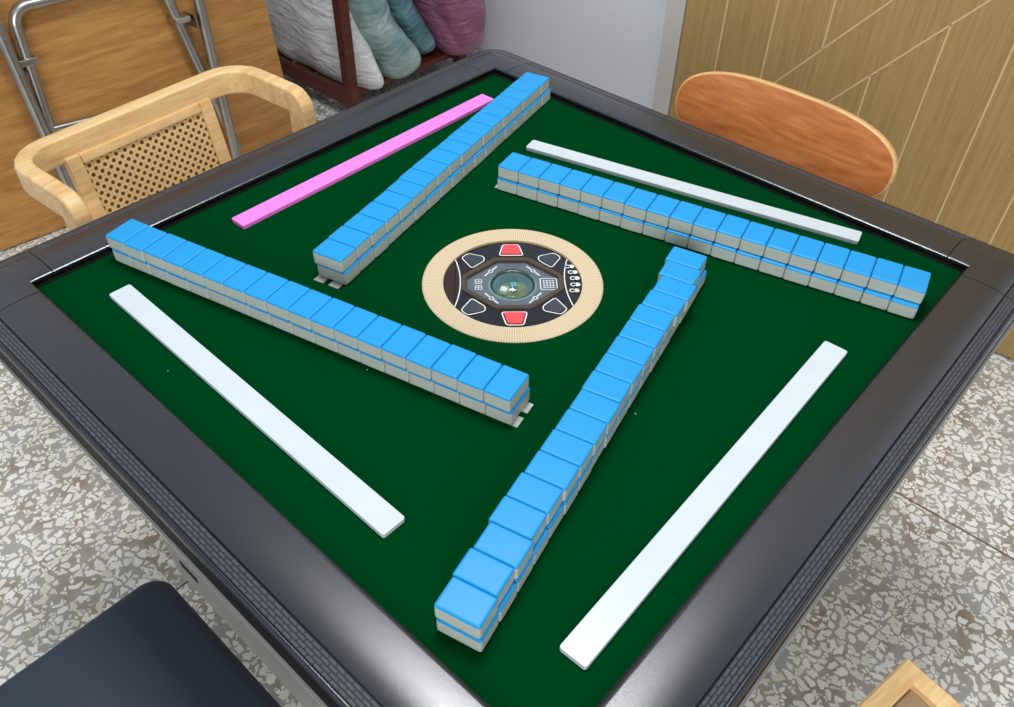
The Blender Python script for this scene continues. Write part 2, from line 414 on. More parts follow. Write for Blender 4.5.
# wood door with pale inlaid lines: uprights above and below a pair of diagonals
bm = bmesh.new(); box(bm, XW, XW + 0.04, DY0, DY1, 0.012, 2.098)
k = -1.197
d1 = lambda y: 0.7286 + k * (y - 0.062)
d2 = lambda y: 0.778 + k * (y + 0.1265)
def inlay(y0, z0, y1, z1, w=0.0036):
    a = Vector((y0, z0)); b = Vector((y1, z1)); n = (b - a).normalized(); n = Vector((-n.y, n.x)) * w / 2
    q = [a + n, b + n, b - n, a - n]
    f0 = [bm.verts.new((XW - 0.0006, p.x, p.y)) for p in q]; f1 = [bm.verts.new((XW + 0.001, p.x, p.y)) for p in q]
    fs = [bm.faces.new(f0), bm.faces.new(f1)] + [bm.faces.new((f0[i], f0[(i+1) % 4], f1[(i+1) % 4], f1[i])) for i in range(4)]
    for f in fs: f.material_index = 1
inlay(DY1, d1(DY1), DY0, d1(DY0)); inlay(0.65 - 0.086, d2(0.564), DY0, d2(DY0))
for y in (0.451, 0.320, 0.185, 0.055, -0.075, -0.205, -0.333, -0.447):
    inlay(y, d1(y), y, 2.098)
for y in (0.451, 0.320, 0.185, 0.056, -0.072, -0.203, -0.330, -0.446):
    inlay(y, 0.012, y, d2(y))
struct('door_1', bm, [M['door'], M['inlay']])

# ------------------------------------------------------------------ mahjong table
table = thing('mahjong_table', 'square automatic mahjong table with dark grey rim and green felt top', 'table', (0, 0, 0))
PROF = [(0.424, -0.004), (0.4205, 0.006), (0.4205, 0.0095), (0.4216, 0.0105), (0.4240, 0.0113), (0.440, 0.0126), (0.458, 0.0120), (0.470, 0.0101),
        (0.4752, 0.0085), (0.4762, 0.0070), (0.4772, 0.0085), (0.4920, 0.0060), (0.4928, 0.0040), (0.4940, 0.0040), (0.4950, 0.0056),
        (0.4975, 0.0046), (0.4985, 0.0010), (0.4975, -0.034), (0.470, -0.036), (0.424, -0.030)]
SEAM = 0.393
def rail_bm():
    b = bmesh.new(); R = []
    for x in (-SEAM + 0.0012, SEAM - 0.0012):
        R.append([b.verts.new((x, d, z)) for d, z in PROF])
    n = len(PROF)
    for i in range(n):
        f = b.faces.new((R[0][i], R[0][(i+1) % n], R[1][(i+1) % n], R[1][i]))
        d = PROF[i][0]
        f.material_index = 1 if 0.4770 < d < 0.4780 and PROF[(i+1) % n][0] > 0.49 else 2 if (i == 0 or i >= 16) else 0  # black inner wall, plus shade painted on the plastic's outer side
    b.faces.new(R[0]); b.faces.new(R[1][::-1])
    return b
def corner_bm():
    b = bmesh.new(); rows = []
    for d, z in PROF:
        c = 0.458; pts = [(SEAM, d)]
        if d <= c: pts += [(d - (d - SEAM) * (1 - t) if False else SEAM + (d - SEAM) * t, d) for t in (0.34, 0.67)] + [(d, d)] * 7 + [(d, SEAM + (d - SEAM) * t) for t in (0.67, 0.34)]
        else:
            r = d - c
            pts += [(SEAM + (c - SEAM) * t, d) for t in (0.34, 0.67)]
            pts += [(c + r * math.sin(a * PI / 12), c + r * math.cos(a * PI / 12)) for a in range(7)]
            pts += [(d, SEAM + (c - SEAM) * t) for t in (0.67, 0.34)]
        pts.append((d, SEAM)); rows.append([b.verts.new((x, y, z)) for x, y in pts])
    n = len(rows)
    for i in range(n):
        a, c = rows[i], rows[(i+1) % n]
        for j in range(len(a) - 1):
            f = b.faces.new((a[j], a[j+1], c[j+1], c[j]))
            if i == 0 or i >= 16: f.material_index = 1  # same black: inner wall, and painted shade on the outer side
    b.faces.new([r[0] for r in rows]); b.faces.new([r[-1] for r in rows][::-1])
    bmesh.ops.remove_doubles(b, verts=b.verts, dist=1e-6)
    return b
for q in range(4):
    obj('edge_rail', rail_bm(), [M['plastic'], M['strip'], M['black']], table, (0, 0, FELT), (0, 0, q * PI / 2), smooth=35)
    obj('corner_cap', corner_bm(), [M['plastic'], M['black']], table, (0, 0, FELT), (0, 0, q * PI / 2), smooth=35)
    b = bmesh.new(); box(b, -0.47, 0.47, 0.4940, 0.5000, -0.0390, -0.0352)
    obj('bottom_trim', b, M['silver'], table, (0, 0, FELT), (0, 0, q * PI / 2))
b = bmesh.new()
HOLE = 0.1125
sq = poly_radius([(-0.424, -0.424), (0.424, -0.424), (0.424, 0.424), (-0.424, 0.424)])
loft(b, [(sq, -0.012), (sq, 0.0), (HOLE, 0.0), (HOLE, -0.012)])
obj('felt_top', b, M['felt'], table, (0, 0, FELT))
b = bmesh.new()
for s in (1, -1):
    for x0, x1, y0, y1 in ((-0.424, 0.424, 0.4165, 0.424),):
        box(b, x0, x1, min(s*y0, s*y1), max(s*y0, s*y1), 0.0, 0.0012); box(b, min(s*y0, s*y1), max(s*y0, s*y1), -0.4165, 0.4165, 0.0, 0.0012)
obj('undercut_shade_strip', b, M['black'], table, (0, 0, FELT))  # black strip added to stand for the rim's undercut wall and its shade
b = bmesh.new(); box(b, -0.412, 0.412, -0.412, 0.412, 0.10, FELT - 0.022, 0.006); obj('cabinet', b, M['cabinet'], table, smooth=40)
b = bmesh.new(); box(b, -0.4135, -0.4115, 0.315, 0.365, 0.165, 0.180, 0.0008); obj('vent_slot', b, M['rubber'], table)
for sx in (-1, 1):
    for sy in (-1, 1):
        b = bmesh.new(); bmesh.ops.create_cone(b, cap_ends=True, segments=16, radius1=0.03, radius2=0.024, depth=0.102)
        obj('foot', b, M['rubber'], table, (sx * 0.33, sy * 0.33, 0.051), smooth=40)

# control console in the middle of the felt
CA = 0.7248 - PI / 2 + 0.045
con = obj('control_console', (lambda b: (loft(b, [(0.112, -0.010), (0.112, -0.002), (poly_radius([(.0235, .052), (.0655, .0145), (.0655, -.0145), (.0235, -.052), (-.0235, -.052), (-.0655, -.0145), (-.0655, .0145), (-.0235, .052)]), -0.002)], 96), b)[1])(bmesh.new()),
          M['panel'], table, (-0.0014, -0.0039, FELT), (0, 0, CA), smooth=30)
b = bmesh.new()
loft(b, [(0.0882, -0.003), (0.0882, 0.0008), (0.0888, 0.0016), (0.1138, 0.0016), (0.1150, 0.0006), (0.1150, 0.0)], 96)
obj('lattice_ring', b, M['ring'], con, smooth=30)
OCT = [(.0235, .052), (.0655, .0145), (.0655, -.0145), (.0235, -.052), (-.0235, -.052), (-.0655, -.0145), (-.0655, .0145), (-.0235, .052)]
INN = [(.0190, .0445), (.0580, .0110), (.0580, -.0110), (.0190, -.0445), (-.0190, -.0445), (-.0580, -.0110), (-.0580, .0110), (-.0190, .0445)]
b = bmesh.new(); po, pin = poly_radius(OCT), poly_radius(INN)
loft(b, [(po, -0.0025), (lambda a: po(a) * 0.985, 0.0), (lambda a: pin(a) * 1.02, 0.0), (pin, -0.0055)], 96)
obj('octagon_bezel', b, M['bezel'], con, smooth=30)
b = bmesh.new(); loft(b, [(pin, -0.0045), (0.0315, -0.0052)], 96); obj('inner_plate', b, M['tray'], con)
b = bmesh.new(); loft(b, [(0.0315, -0.0052), (0.030, -0.0042), (0.0285, -0.0046), (0.0235, -0.0075), (0.0205, -0.0150), (0.0195, -0.0165)], 48); obj('dice_bowl', b, M['bowl'], con, smooth=40)
b = bmesh.new(); loft(b, [(0.0216, -0.0165), (0.010, -0.0168)], 48, cap_last=True); obj('bowl_floor', b, M['bowl_floor'], con)
b = bmesh.new(); loft(b, [(0.0285 * math.cos(t * PI / 18), -0.004 + 0.011 * math.sin(t * PI / 18)) for t in range(9)], 40, cap_last=True); obj('clear_dome', b, M['dome'], con, smooth=60)
def inset(pts, k):
    cx = sum(p[0] for p in pts) / len(pts); cy = sum(p[1] for p in pts) / len(pts)
    return [(cx + (x - cx) * k, cy + (y - cy) * k) for x, y in pts]
def rounded(pts, r=0.0025):
    out = []
    n = len(pts)
    for i in range(n):
        p = Vector(pts[i]); a = (Vector(pts[i-1]) - p).normalized(); c = (Vector(pts[(i+1) % n]) - p).normalized()
        p0, p1 = p + a * r, p + c * r
        for t in (0, 0.33, 0.67, 1): out.append(tuple(p0 * (1-t)**2 + p * 2*t*(1-t) + p1 * t*t))
    return out
def outline(b, pts, w, z0, z1, mi=0, closed=True):
    n = len(pts); inn = []; P = [Vector(p) for p in pts]
    L, Rr = [], []
    for i in range(n):
        a = P[i-1] if (closed or i > 0) else P[i]; c = P[(i+1) % n] if (closed or i < n-1) else P[i]
        t = (c - a).normalized(); nn = Vector((-t.y, t.x)) * w / 2
        L.append(P[i] + nn); Rr.append(P[i] - nn)
    for i in range(n if closed else n - 1):
        j = (i + 1) % n
        vs = [b.verts.new((q.x, q.y, z1)) for q in (L[i], L[j], Rr[j], Rr[i])]
        f = b.faces.new(vs); f.material_index = mi
RED = [(-0.0105, 0.0815), (0.0105, 0.0815), (0.0158, 0.0575), (-0.0158, 0.0575)]
BLK = [(-0.0655, 0.053), (-0.057, 0.0625), (-0.036, 0.0555), (-0.0355, 0.0465), (-0.052, 0.0305)]
for s in (1, -1):
    p = rounded([(x, y * s) for x, y in RED], 0.004); b = bmesh.new()
    prism(b, inset(p, 0.84), -0.002, 0.0004); o_ = b
    outline(b, p, 0.0016, 0, -0.0012, 1)
    obj('red_button', b, [M['red'], M['print']], con)
    for t in (1, -1):
        p = rounded([(x * t, y * s) for x, y in BLK], 0.004); b = bmesh.new()
        prism(b, inset(p, 0.86), -0.002, -0.0004); outline(b, p, 0.0014, 0, -0.0012, 1)
        obj('dark_button', b, [M['button'], M['print']], con)
# smoked panel left of the left arc, printed arcs, round icons and marks
def arc_pts(side):
    return [(side * (0.0665 + 0.0075 * (v / 0.05) ** 2), v) for v in [(-0.0495 + 0.099 * i / 16) for i in range(17)]]
b = bmesh.new(); pa = arc_pts(-1); pe = [(-0.0878 * math.cos(a), 0.0878 * math.sin(a)) for a in [0.585 - 1.17 * i / 16 for i in range(17)]]
vs = [b.verts.new((x, y, -0.0015)) for x, y in pa + pe]; b.faces.new(vs); obj('smoked_panel', b, M['smoked'], con)
for s in (1, -1):
    b = bmesh.new(); outline(b, arc_pts(s), 0.0014, 0, -0.0010, 0, closed=False); obj('printed_arc', b, M['print'], con)
for x, y in ((0.0752, 0.0305), (0.0786, 0.0185), (0.0802, 0.0060), (0.0798, -0.0070), (0.0775, -0.0190)):
    b = bmesh.new()
    for dx, rr in ((-0.0030, 0.0030), (0.0026, 0.0036)):
        p = [(x + dx + rr * math.cos(a * PI / 8), y + 0.002 + rr * math.sin(a * PI / 8)) for a in range(16)]
        if dx < 0: outline(b, p, 0.0014, 0, -0.0010)
        else: b.faces.new([b.verts.new((u, v, -0.0010)) for u, v in p])
    obj('round_icon', b, M['print'], con)
Zp = -0.0040
def flat(b, cx, cy, w, h, ang=0.0, z=Zp):
    c, s = math.cos(ang), math.sin(ang)
    b.faces.new([b.verts.new((cx + u * c - v * s, cy + u * s + v * c, z)) for u, v in ((-w/2, -h/2), (w/2, -h/2), (w/2, h/2), (-w/2, h/2))])
for sx in (1, -1):
    for sy in (1, -1):
        b = bmesh.new(); cx, cy = sx * 0.0275, sy * 0.0275; ang = math.atan2(cy, cx) + PI / 2 + sx * sy * -0.10
        outline(b, [(cx + 0.0027 * math.cos(a * PI / 8), cy + 0.0027 * math.sin(a * PI / 8)) for a in range(16)], 0.0014, 0, Zp)
        for t in (-1, 1):
            for kk in (0.0055, 0.0085, 0.0115):
                flat(b, cx + t * kk * math.cos(ang), cy + t * kk * math.sin(ang), 0.0024, 0.0024, ang)
        obj('wind_mark', b, M['print'], con)
b = bmesh.new()
outline(b, rounded([(0.0355, -0.0115), (0.0565, -0.0115), (0.0565, 0.0115), (0.0355, 0.0115)], 0.002), 0.0012, 0, Zp)
for i in range(4):
    flat(b, 0.0400 + i * 0.004, 0.0, 0.0010, 0.0170); flat(b, 0.0460, -0.0075 + i * 0.005, 0.0150, 0.0010)
obj('grid_mark', b, M['print'], con)
for cy in (-0.0060, 0.0060):
    b = bmesh.new()
    flat(b, -0.0475, cy, 0.0012, 0.0095); flat(b, -0.0395, cy, 0.0012, 0.0095); flat(b, -0.0435, cy, 0.0012, 0.0095)
    for yy in (-0.0042, 0.0, 0.0042): flat(b, -0.0435, cy + yy, 0.0085, 0.0011)
    obj('stacked_mark', b, M['print'], con)
# dice under the dome
def die(name, label, x, y, mat, rz):
    b = bmesh.new(); box(b, -0.0045, 0.0045, -0.0045, 0.0045, 0, 0.009, 0.0012)
    for dx, dy in ((-0.002, -0.002), (0.002, 0.002), (-0.002, 0.002), (0.002, -0.002)):
        q = [b.verts.new((dx + 0.0008 * math.cos(a * PI / 4), dy + 0.0008 * math.sin(a * PI / 4), 0.00903)) for a in range(8)]
        f = b.faces.new(q); f.material_index = 1
    c, s = math.cos(CA), math.sin(CA)
    o = obj(name, b, mat, None, (-0.0014 + x * c - y * s, -0.0039 + x * s + y * c, FELT - 0.0166), (0, 0, rz), smooth=40)
    tag(o, label, 'die', 'dice under the dome'); return o
M['die_white'] = plain('white_die', rgb(236, 236, 230), rough=0.3); M['die_teal'] = plain('clear_teal_die', rgb(86, 150, 160), rough=0.15)
die('die', 'small white die at the left inside the clear central dome', -0.0110, -0.0030, [M['die_white'], M['rubber']], 0.4)
die('die', 'small teal die in the middle of the clear central dome', 0.0015, 0.0050, [M['die_teal'], M['print']], 0.9)

# ------------------------------------------------------------------ tiles
TW, TL, TH = 0.0318, 0.0444, 0.0200
SPLIT = TH * 0.865
def tile_body():
    b = bmesh.new(); box(b, -TW/2, TW/2, -TL/2, TL/2, 0, SPLIT, 0.0)
    es = [e for e in b.edges if not all(abs(v.co.z - SPLIT) < 1e-6 for v in e.verts)]
    bmesh.ops.bevel(b, geom=es, offset=0.0026, segments=4, profile=0.5, affect='EDGES'); return b
def tile_back():
    b = bmesh.new(); box(b, -TW/2, TW/2, -TL/2, TL/2, SPLIT, TH, 0.0)
    es = [e for e in b.edges if not all(abs(v.co.z - SPLIT) < 1e-6 for v in e.verts)]
    bmesh.ops.bevel(b, geom=es, offset=0.0026, segments=4, profile=0.5, affect='EDGES'); return b
proto = thing('mahjong_tile', 'blue backed tile', 'mahjong tile')
pb = obj('ivory_body', tile_body(), M['ivory'], proto, smooth=35)
pk = obj('blue_back', tile_back(), M['blue'], proto, smooth=35)
used = [False]
def place_tile(x, y, z, rz, label, group):
    if not used[0]:
        t = proto; used[0] = True
    else:
        t = proto.copy(); COL.objects.link(t)
        for ch in (pb, pk):
            c = ch.copy(); COL.objects.link(c); c.parent = t
    t.location = (x, y, z); t.rotation_euler = (0, 0, rz)
    t['label'] = label; t['category'] = 'mahjong tile'; t['group'] = group
ORD = ['first', 'second', 'third', 'fourth', 'fifth', 'sixth', 'seventh', 'eighth', 'ninth', 'tenth', 'eleventh', 'twelfth',
       'thirteenth', 'fourteenth', 'fifteenth', 'sixteenth', 'seventeenth', 'eighteenth']
TRAY = 0.0012
# centre of first and last stack's outer ends, tiles per row, sideways drift, lower layer offset (along, across), label words
ROWS = [
 dict(a=(-0.303, 0.404), b=(-0.165, -0.161), low=(0.0015, 0.0010), gaps={},
      wall="wall beside left white strip", end="far left end", tray=[1]),
 dict(a=(-0.161, 0.165), b=(0.404, 0.305), low=(0.0020, -0.0022), gaps={},
      wall="wall beside pink strip", end="near end", tray=[-1]),
 dict(a=(0.164, 0.161), b=(0.304, -0.404), low=(-0.0010, -0.0042), gaps={},
      wall="wall beside far white strip", end="left end", tray=[-1]),
 dict(a=(-0.395, -0.295), b=(0.160, -0.160), low=(-0.0005, -0.0022), gaps={},
      wall="wall by right white strip", end="near end", tray=[]),
]
DRIFT_D = [-.001, .001, -.001, .0018, .001, -.001, -.001, -.002, -.003, -.002, -.002, -.002, -.003, -.003, -.005, -.006, -.001, .0015]
rnd = random.Random(3)
for ri, R in enumerate(ROWS):
    a, b_ = Vector(R['a']), Vector(R['b']); u = (b_ - a).normalized(); n = Vector((-u.y, u.x)); L = (b_ - a).length
    pitch = L / 18; rz = math.atan2(u.y, u.x)
    for lay in (0, 1):
        for i in range(18):
            s = (i + 0.5) * pitch; t = rnd.uniform(-0.0005, 0.0005)
            if lay == 0:
                s += R['low'][0]; t += R['low'][1]
                if ri == 2: t = rnd.uniform(-0.0005, 0.0005) - 0.001 - 0.0042 * max(0.0, (i - 3) / 14)
                if ri == 1 and i < 3: t -= 0.001
            else:
                if ri == 3: t += DRIFT_D[i]
                if ri == 1 and i < 6: t -= 0.0016
                if ri == 0 and i < 2: s -= 0.0005
            p = a + u * s + n * t
            lab = '%s blue tile, %s from %s of %s' % ('upper' if lay else 'lower', ORD[i], R['end'], R['wall'])
            place_tile(p.x, p.y, FELT + TRAY + lay * (TH + 0.0002), rz + rnd.uniform(-0.006, 0.006), lab,
                       'blue backed tiles in ' + R['wall'])
    # thin silver lifting forks that carry the row
    bmt = bmesh.new()
    e0 = -0.007 if -1 in R['tray'] else 0.004; e1 = L + (0.0075 if 1 in R['tray'] else -0.004)
    if R['tray']:
        for o in ((-0.0125, 0.0095),):
            pass
    for c in (-0.0115, 0.0115):
        box(bmt, e0, e1, c - 0.0075, c + 0.0075, 0.0, TRAY - 0.0001)
    obj('lifting_fork', bmt, M['silver'], table, (a.x, a.y, FELT), (0, 0, rz))

# ------------------------------------------------------------------ the four strips
def strip(label, p0, p1, mat, w=0.0282, group='tile pushing strips on the felt'):
    p0, p1 = Vector(p0), Vector(p1); d = p1 - p0; Ln = d.length
    b = bmesh.new(); pts = rrect(Ln, w, 0.0028, 3); prism(b, pts, 0, 0.0062)
    es = [e for e in b.edges if abs(e.verts[0].co.z - e.verts[1].co.z) < 1e-6]
    bmesh.ops.bevel(b, geom=es, offset=0.0007, segments=2, profile=0.5, affect='EDGES')
    c = (p0 + p1) / 2
    o = obj('tile_pusher', b, mat, None, (c.x, c.y, FELT + 0.0001), (0, 0, math.atan2(d.y, d.x)), smooth=40)
    return tag(o, label, 'pushing strip', group)
strip('white plastic strip lying on felt near the left rim of table', (-0.3515, 0.3345), (-0.3555, -0.174), M['white_strip'])
strip('pink plastic strip lying on green felt at the back left', (-0.169, 0.351), (0.339, 0.3595), M['pink'])
strip('white strip behind the back right tile wall, near the oval chair back', (0.2685, 0.2045), (0.3905, -0.287), M['white_strip'], 0.0262)
strip('white plastic strip at the right front, nearest the terrazzo floor', (0.164, -0.3635), (-0.3425, -0.3775), M['white_strip'], 0.0285)

# ------------------------------------------------------------------ cane armchair beyond the left rear side
ch = thing('armchair', 'pale wood armchair with bent rail and woven cane back by folded table', 'chair', (-0.052, 0.760, 0), math.radians(4))
RZ = 0.682
HW = 0.226; AY = -0.092
path = round_path([(-HW, AY, 0.44), (-HW, AY, RZ), (-HW, 0.085, RZ), (HW, 0.085, RZ), (HW, AY, RZ), (HW, AY, 0.44)],
                  [0, 0.018, 0.060, 0.060, 0.018, 0], 5)
b = bmesh.new(); sweep(b, path, rrect(0.028, 0.046, 0.005, 3), up=Vector((0, 1, 0)))
obj('bent_rail', b, M['ash'], ch, smooth=40)
# cane panel: tilted, framed
bp = bpy.data.objects.new('back_panel', None)
PW, PH = 0.294, 0.30
tilt = math.radians(98)
b = bmesh.new()
for s in (-1, 1): box(b, s * (PW/2) - (0.026 if s > 0 else 0), s * (PW/2) + (0.026 if s < 0 else 0), -PH, 0, -0.009, 0.009, 0.003)
box(b, -PW/2 + 0.026, PW/2 - 0.026, -0.018, 0, -0.009, 0.009, 0.003); box(b, -PW/2 + 0.026, PW/2 - 0.026, -PH, -PH + 0.03, -0.009, 0.009, 0.003)
fr = obj('back_frame', b, M['ash'], ch, (-0.004, 0.074, 0.668), (math.radians(80), 0, 0), smooth=40)
b = bmesh.new(); box(b, -PW/2 + 0.024, PW/2 - 0.024, -PH + 0.026, -0.016, -0.001, 0.003)
obj('cane_panel', b, M['cane'], ch, (-0.004, 0.074, 0.668), (math.radians(80), 0, 0))
b = bmesh.new(); box(b, -0.235, 0.235, -0.13, 0.115, 0.40, 0.435, 0.012, 3); obj('seat', b, M['ash'], ch, smooth=40)
for sx in (-1, 1):
    b = bmesh.new(); sweep(b, [(sx * HW, AY, 0.0), (sx * HW, AY, 0.445)], rrect(0.030, 0.044, 0.005)); obj('leg', b, M['ashz'], ch, smooth=40)
    b = bmesh.new(); sweep(b, [(sx * 0.20, 0.135, 0.0), (sx * 0.19, 0.095, 0.41)], rrect(0.032, 0.034, 0.005)); obj('leg', b, M['ashz'], ch, smooth=40)

# ------------------------------------------------------------------ plywood chair with an oval back, in front of the door
ch = thing('plywood_chair', 'chair with oval orange veneer plywood back before the wood door', 'chair', (0.66, -0.03, 0), -PI / 2)
# local: x across (world -y), y away from the table (world +x)
def oval(w, h, n=56, ex=3.0, ez=2.4):
    out = []
    for k in range(n):
        a = 2 * PI * k / n; c, s = math.cos(a), math.sin(a)
        out.append((w * math.copysign(abs(c) ** (2 / ex), c), h * math.copysign(abs(s) ** (2 / ez), s)))
    return out
def plate_bm(w, h, th, bend, mi_face, mi_edge, r=0.004):
    b = bmesh.new(); n = 56; rings = []
    spec = [(0.0, -th/2, 0), (0.5, -th/2, 0), (1 - r/h, -th/2, 0), (1 - 0.3*r/h, -th/2 + 0.3*r, 1), (1.0, -th/2 + r, 1), (1.0, th/2 - r, 1), (1 - 0.3*r/h, th/2 - 0.3*r, 1), (1 - r/h, th/2, 0), (0.5, th/2, 0), (0.0, th/2, 0)]
    base = oval(w, h, n)
    prev = None
    for k, yy, e in spec:
        if k == 0.0:
            ring = [b.verts.new((0, yy, 0))]
        else:
            ring = [b.verts.new((x - math.copysign(min(abs(x), h*(1-k)), x) if k > 0.9 else x * k, yy, z * k)) for x, z in base]
        if prev is not None:
            if len(prev) == 1: fs = [b.faces.new((prev[0], ring[i], ring[(i+1) % n])) for i in range(n)]
            elif len(ring) == 1: fs = [b.faces.new((prev[i], ring[0], prev[(i+1) % n])) for i in range(n)]
            else: fs = [b.faces.new((prev[i], ring[i], ring[(i+1) % n], prev[(i+1) % n])) for i in range(n)]
            for f in fs: f.material_index = mi_edge if (e or pe_) else mi_face
        prev, pe_ = ring, e
    for v in b.verts: v.co.y -= bend * (v.co.x / w) ** 2
    return b
pe_ = 0
b = plate_bm(0.208, 0.0735, 0.016, 0.012, 0, 1)
obj('backrest', b, [M['veneer'], M['beech']], ch, (0, 0.004, 0.696), (math.radians(-14), 0, math.radians(-1)), smooth=50)
for sx in (-1, 1):
    b = bmesh.new(); sweep(b, round_path([(sx * 0.17, 0.02, 0.0), (sx * 0.165, -0.045, 0.43), (sx * 0.15, 0.012, 0.70)], [0, 0.25, 0], 8), rrect(0.026, 0.022, 0.005))
    obj('back_leg', b, M['beech'], ch, smooth=40)
    b = bmesh.new(); sweep(b, [(sx * 0.17, -0.40, 0.0), (sx * 0.165, -0.38, 0.43)], rrect(0.028, 0.028, 0.005)); obj('front_leg', b, M['beech'], ch, smooth=40)
b = bmesh.new(); box(b, -0.20, 0.20, -0.42, -0.035, 0.432, 0.448, 0.007, 3); obj('seat', b, M['veneer'], ch, smooth=40)
b = bmesh.new()
for sx in (-1, 1): box(b, sx * 0.165 - 0.011, sx * 0.165 + 0.011, -0.38, -0.045, 0.395, 0.431, 0.002)
obj('seat_rail', b, M['beech'], ch)

# ------------------------------------------------------------------ black padded seat at the near left
st = thing('padded_stool', 'black vinyl padded seat on the terrazzo at the near left', 'stool', (-0.702, -0.050, 0), 0)
b = bmesh.new(); rings = []
for ins, z in ((0.006, 0.405), (0.001, 0.409), (0.0, 0.418), (0.0, 0.440), (0.0015, 0.449), (0.005, 0.455), (0.011, 0.459), (0.020, 0.4615), (0.06, 0.463), (0.12, 0.464)):
    rings.append([b.verts.new((x, y, z)) for x, y in rrect(0.435 - 2 * ins, 0.435 - 2 * ins, max(0.006, 0.030 - ins * 0.4), 8)])
for r0, r1 in zip(rings, rings[1:]):
    for i in range(len(r0)): b.faces.new((r0[i], r0[(i+1) % len(r0)], r1[(i+1) % len(r0)], r1[i]))
b.faces.new(rings[0][::-1]); b.faces.new(rings[-1])
obj('seat_cushion', b, M['vinyl'], st, smooth=50)
b = bmesh.new(); box(b, -0.19, 0.19, -0.19, 0.19, 0.385, 0.406, 0.003); obj('seat_base', b, M['rubber'], st)
for sx in (-1, 1):
    for sy in (-1, 1):
        b = bmesh.new(); tube(b, [(sx * 0.175, sy * 0.175, 0.39), (sx * 0.185, sy * 0.185, 0.0)], 0.011, 12); obj('leg', b, M['rubber'], st, smooth=60)

# ------------------------------------------------------------------ wood framed seat at the near right
A4 = math.radians(-11)
c4 = Vector((0.056, -0.597)); ex = Vector((-math.cos(A4), -math.sin(A4))); ey = Vector((math.sin(A4), -math.cos(A4)))
ctr = c4 + ex * 0.21 + ey * 0.21
st = thing('wooden_stool', 'pale wood framed stool with tan seat at the near right corner', 'stool', (ctr.x, ctr.y, 0), A4)
b = bmesh.new()
fa = [[b.verts.new((x * k, y * k, z)) for x, y in ((-1, -1), (1, -1), (1, 1), (-1, 1))] for k, z in ((0.21, 0.415), (0.21, 0.457), (0.207, 0.460), (0.189, 0.460), (0.186, 0.457), (0.186, 0.415))]
for i in range(6):
    for j in range(4):
        b.faces.new((fa[i][j], fa[i][(j+1) % 4], fa[(i+1) % 6][(j+1) % 4], fa[(i+1) % 6][j]))
obj('seat_frame', b, M['ash'], st, smooth=40)
b = bmesh.new(); box(b, -0.186, 0.186, -0.186, 0.186, 0.430, 0.448, 0.002); obj('seat', b, M['tan'], st)
for sx in (-1, 1):
    for sy in (-1, 1):
        b = bmesh.new(); sweep(b, [(sx * 0.19, sy * 0.19, 0.0), (sx * 0.19, sy * 0.19, 0.418)], rrect(0.034, 0.034, 0.004)); obj('leg', b, M['ashz'], st, smooth=40)

# ------------------------------------------------------------------ folded table leaning on the left wall
LEAN = math.radians(8)
ft = thing('folding_table', 'folded wood table with steel tube legs leaning behind the armchair', 'folding table', (-0.178, 1.722, 0), math.radians(-5.5))
RT = (-LEAN, 0, 0)
b = bmesh.new(); box(b, 0.0, 0.952, 0.0, 0.026, 0.004, 1.50, 0.002)
obj('tabletop', b, M['board'], ft, (0, 0, 0.002), RT)
def q(x, z, d): return (x, -d, z)          # board coordinates: across, up, out from the board
R_ = 0.0150
for xa, xb in ((0.210, 0.218), (0.750, 0.700)):
    b = bmesh.new(); tube(b, [q(xa, 0.95, 0.06), q(xb, 0.018, 0.06)], R_, 14)
    obj('leg_tube', b, M['steel'], ft, (0, 0, 0), RT, smooth=60)
    b = bmesh.new(); tube(b, [q(xb, 0.012, 0.06), q(xb, 0.045, 0.06)], 0.016, 12); obj('rubber_foot', b, M['rubber'], ft, (0, 0, 0), RT, smooth=60)
b = bmesh.new(); tube(b, round_path([q(0.218, 0.06, 0.04), q(0.262, 0.592, 0.04), q(0.640, 0.592, 0.04), q(0.722, 0.06, 0.04)], [0, 0.045, 0.045, 0], 8), R_, 14)
obj('leg_frame', b, M['steel'], ft, (0, 0, 0), RT, smooth=60)
b = bmesh.new(); tube(b, [q(0.240, 0.290, 0.045), q(0.690, 0.262, 0.045)], 0.009, 12)
obj('cross_bar', b, M['steel'], ft, (0, 0, 0), RT, smooth=60)
for x, t in ((0.250, 1), (0.668, -1)):
    b = bmesh.new(); box(b, x - 0.024, x + 0.024, -0.060, 0.0, 0.458, 0.476, 0.004); box(b, x - t * 0.030 - 0.002, x - t * 0.030 + 0.002, -0.076, 0.0, 0.44, 0.476, 0.001)
    obj('bracket', b, M['steel'], ft, (0, 0, 0), RT, smooth=40)

# ------------------------------------------------------------------ dark red rack with bagged bedding
SX0, SX1, SY0, SY1 = 0.982, 1.50, 1.60, 2.16
rk = thing('wooden_rack', 'dark red wooden rack holding bagged bedding beside the white wall', 'shelf', ((SX0 + SX1) / 2, (SY0 + SY1) / 2, 0))
hx, hy = (SX1 - SX0) / 2, (SY1 - SY0) / 2
for sx in (-1, 1):
    for sy in (-1, 1):
        b = bmesh.new(); sweep(b, [(sx * hx, sy * hy, 0.0), (sx * hx, sy * hy, 1.25)], rrect(0.038, 0.038, 0.004)); obj('post', b, M['mahogany'], rk, smooth=40)
    for z in (0.085, 1.2):
        b = bmesh.new(); box(b, sx * hx - 0.014, sx * hx + 0.014, -hy + 0.015, hy - 0.015, z - 0.03, z + 0.02, 0.003); obj('side_rail', b, M['mahogany'], rk)
for z in (0.085, 1.2):
    for i in range(4):
        y = -hy + 0.02 + i * (2 * hy - 0.04) / 4
        b = bmesh.new(); box(b, -hx + 0.012, hx - 0.012, y, y + 0.085, z - 0.018, z + 0.002, 0.003); obj('shelf_slat', b, M['mahogany'], rk)
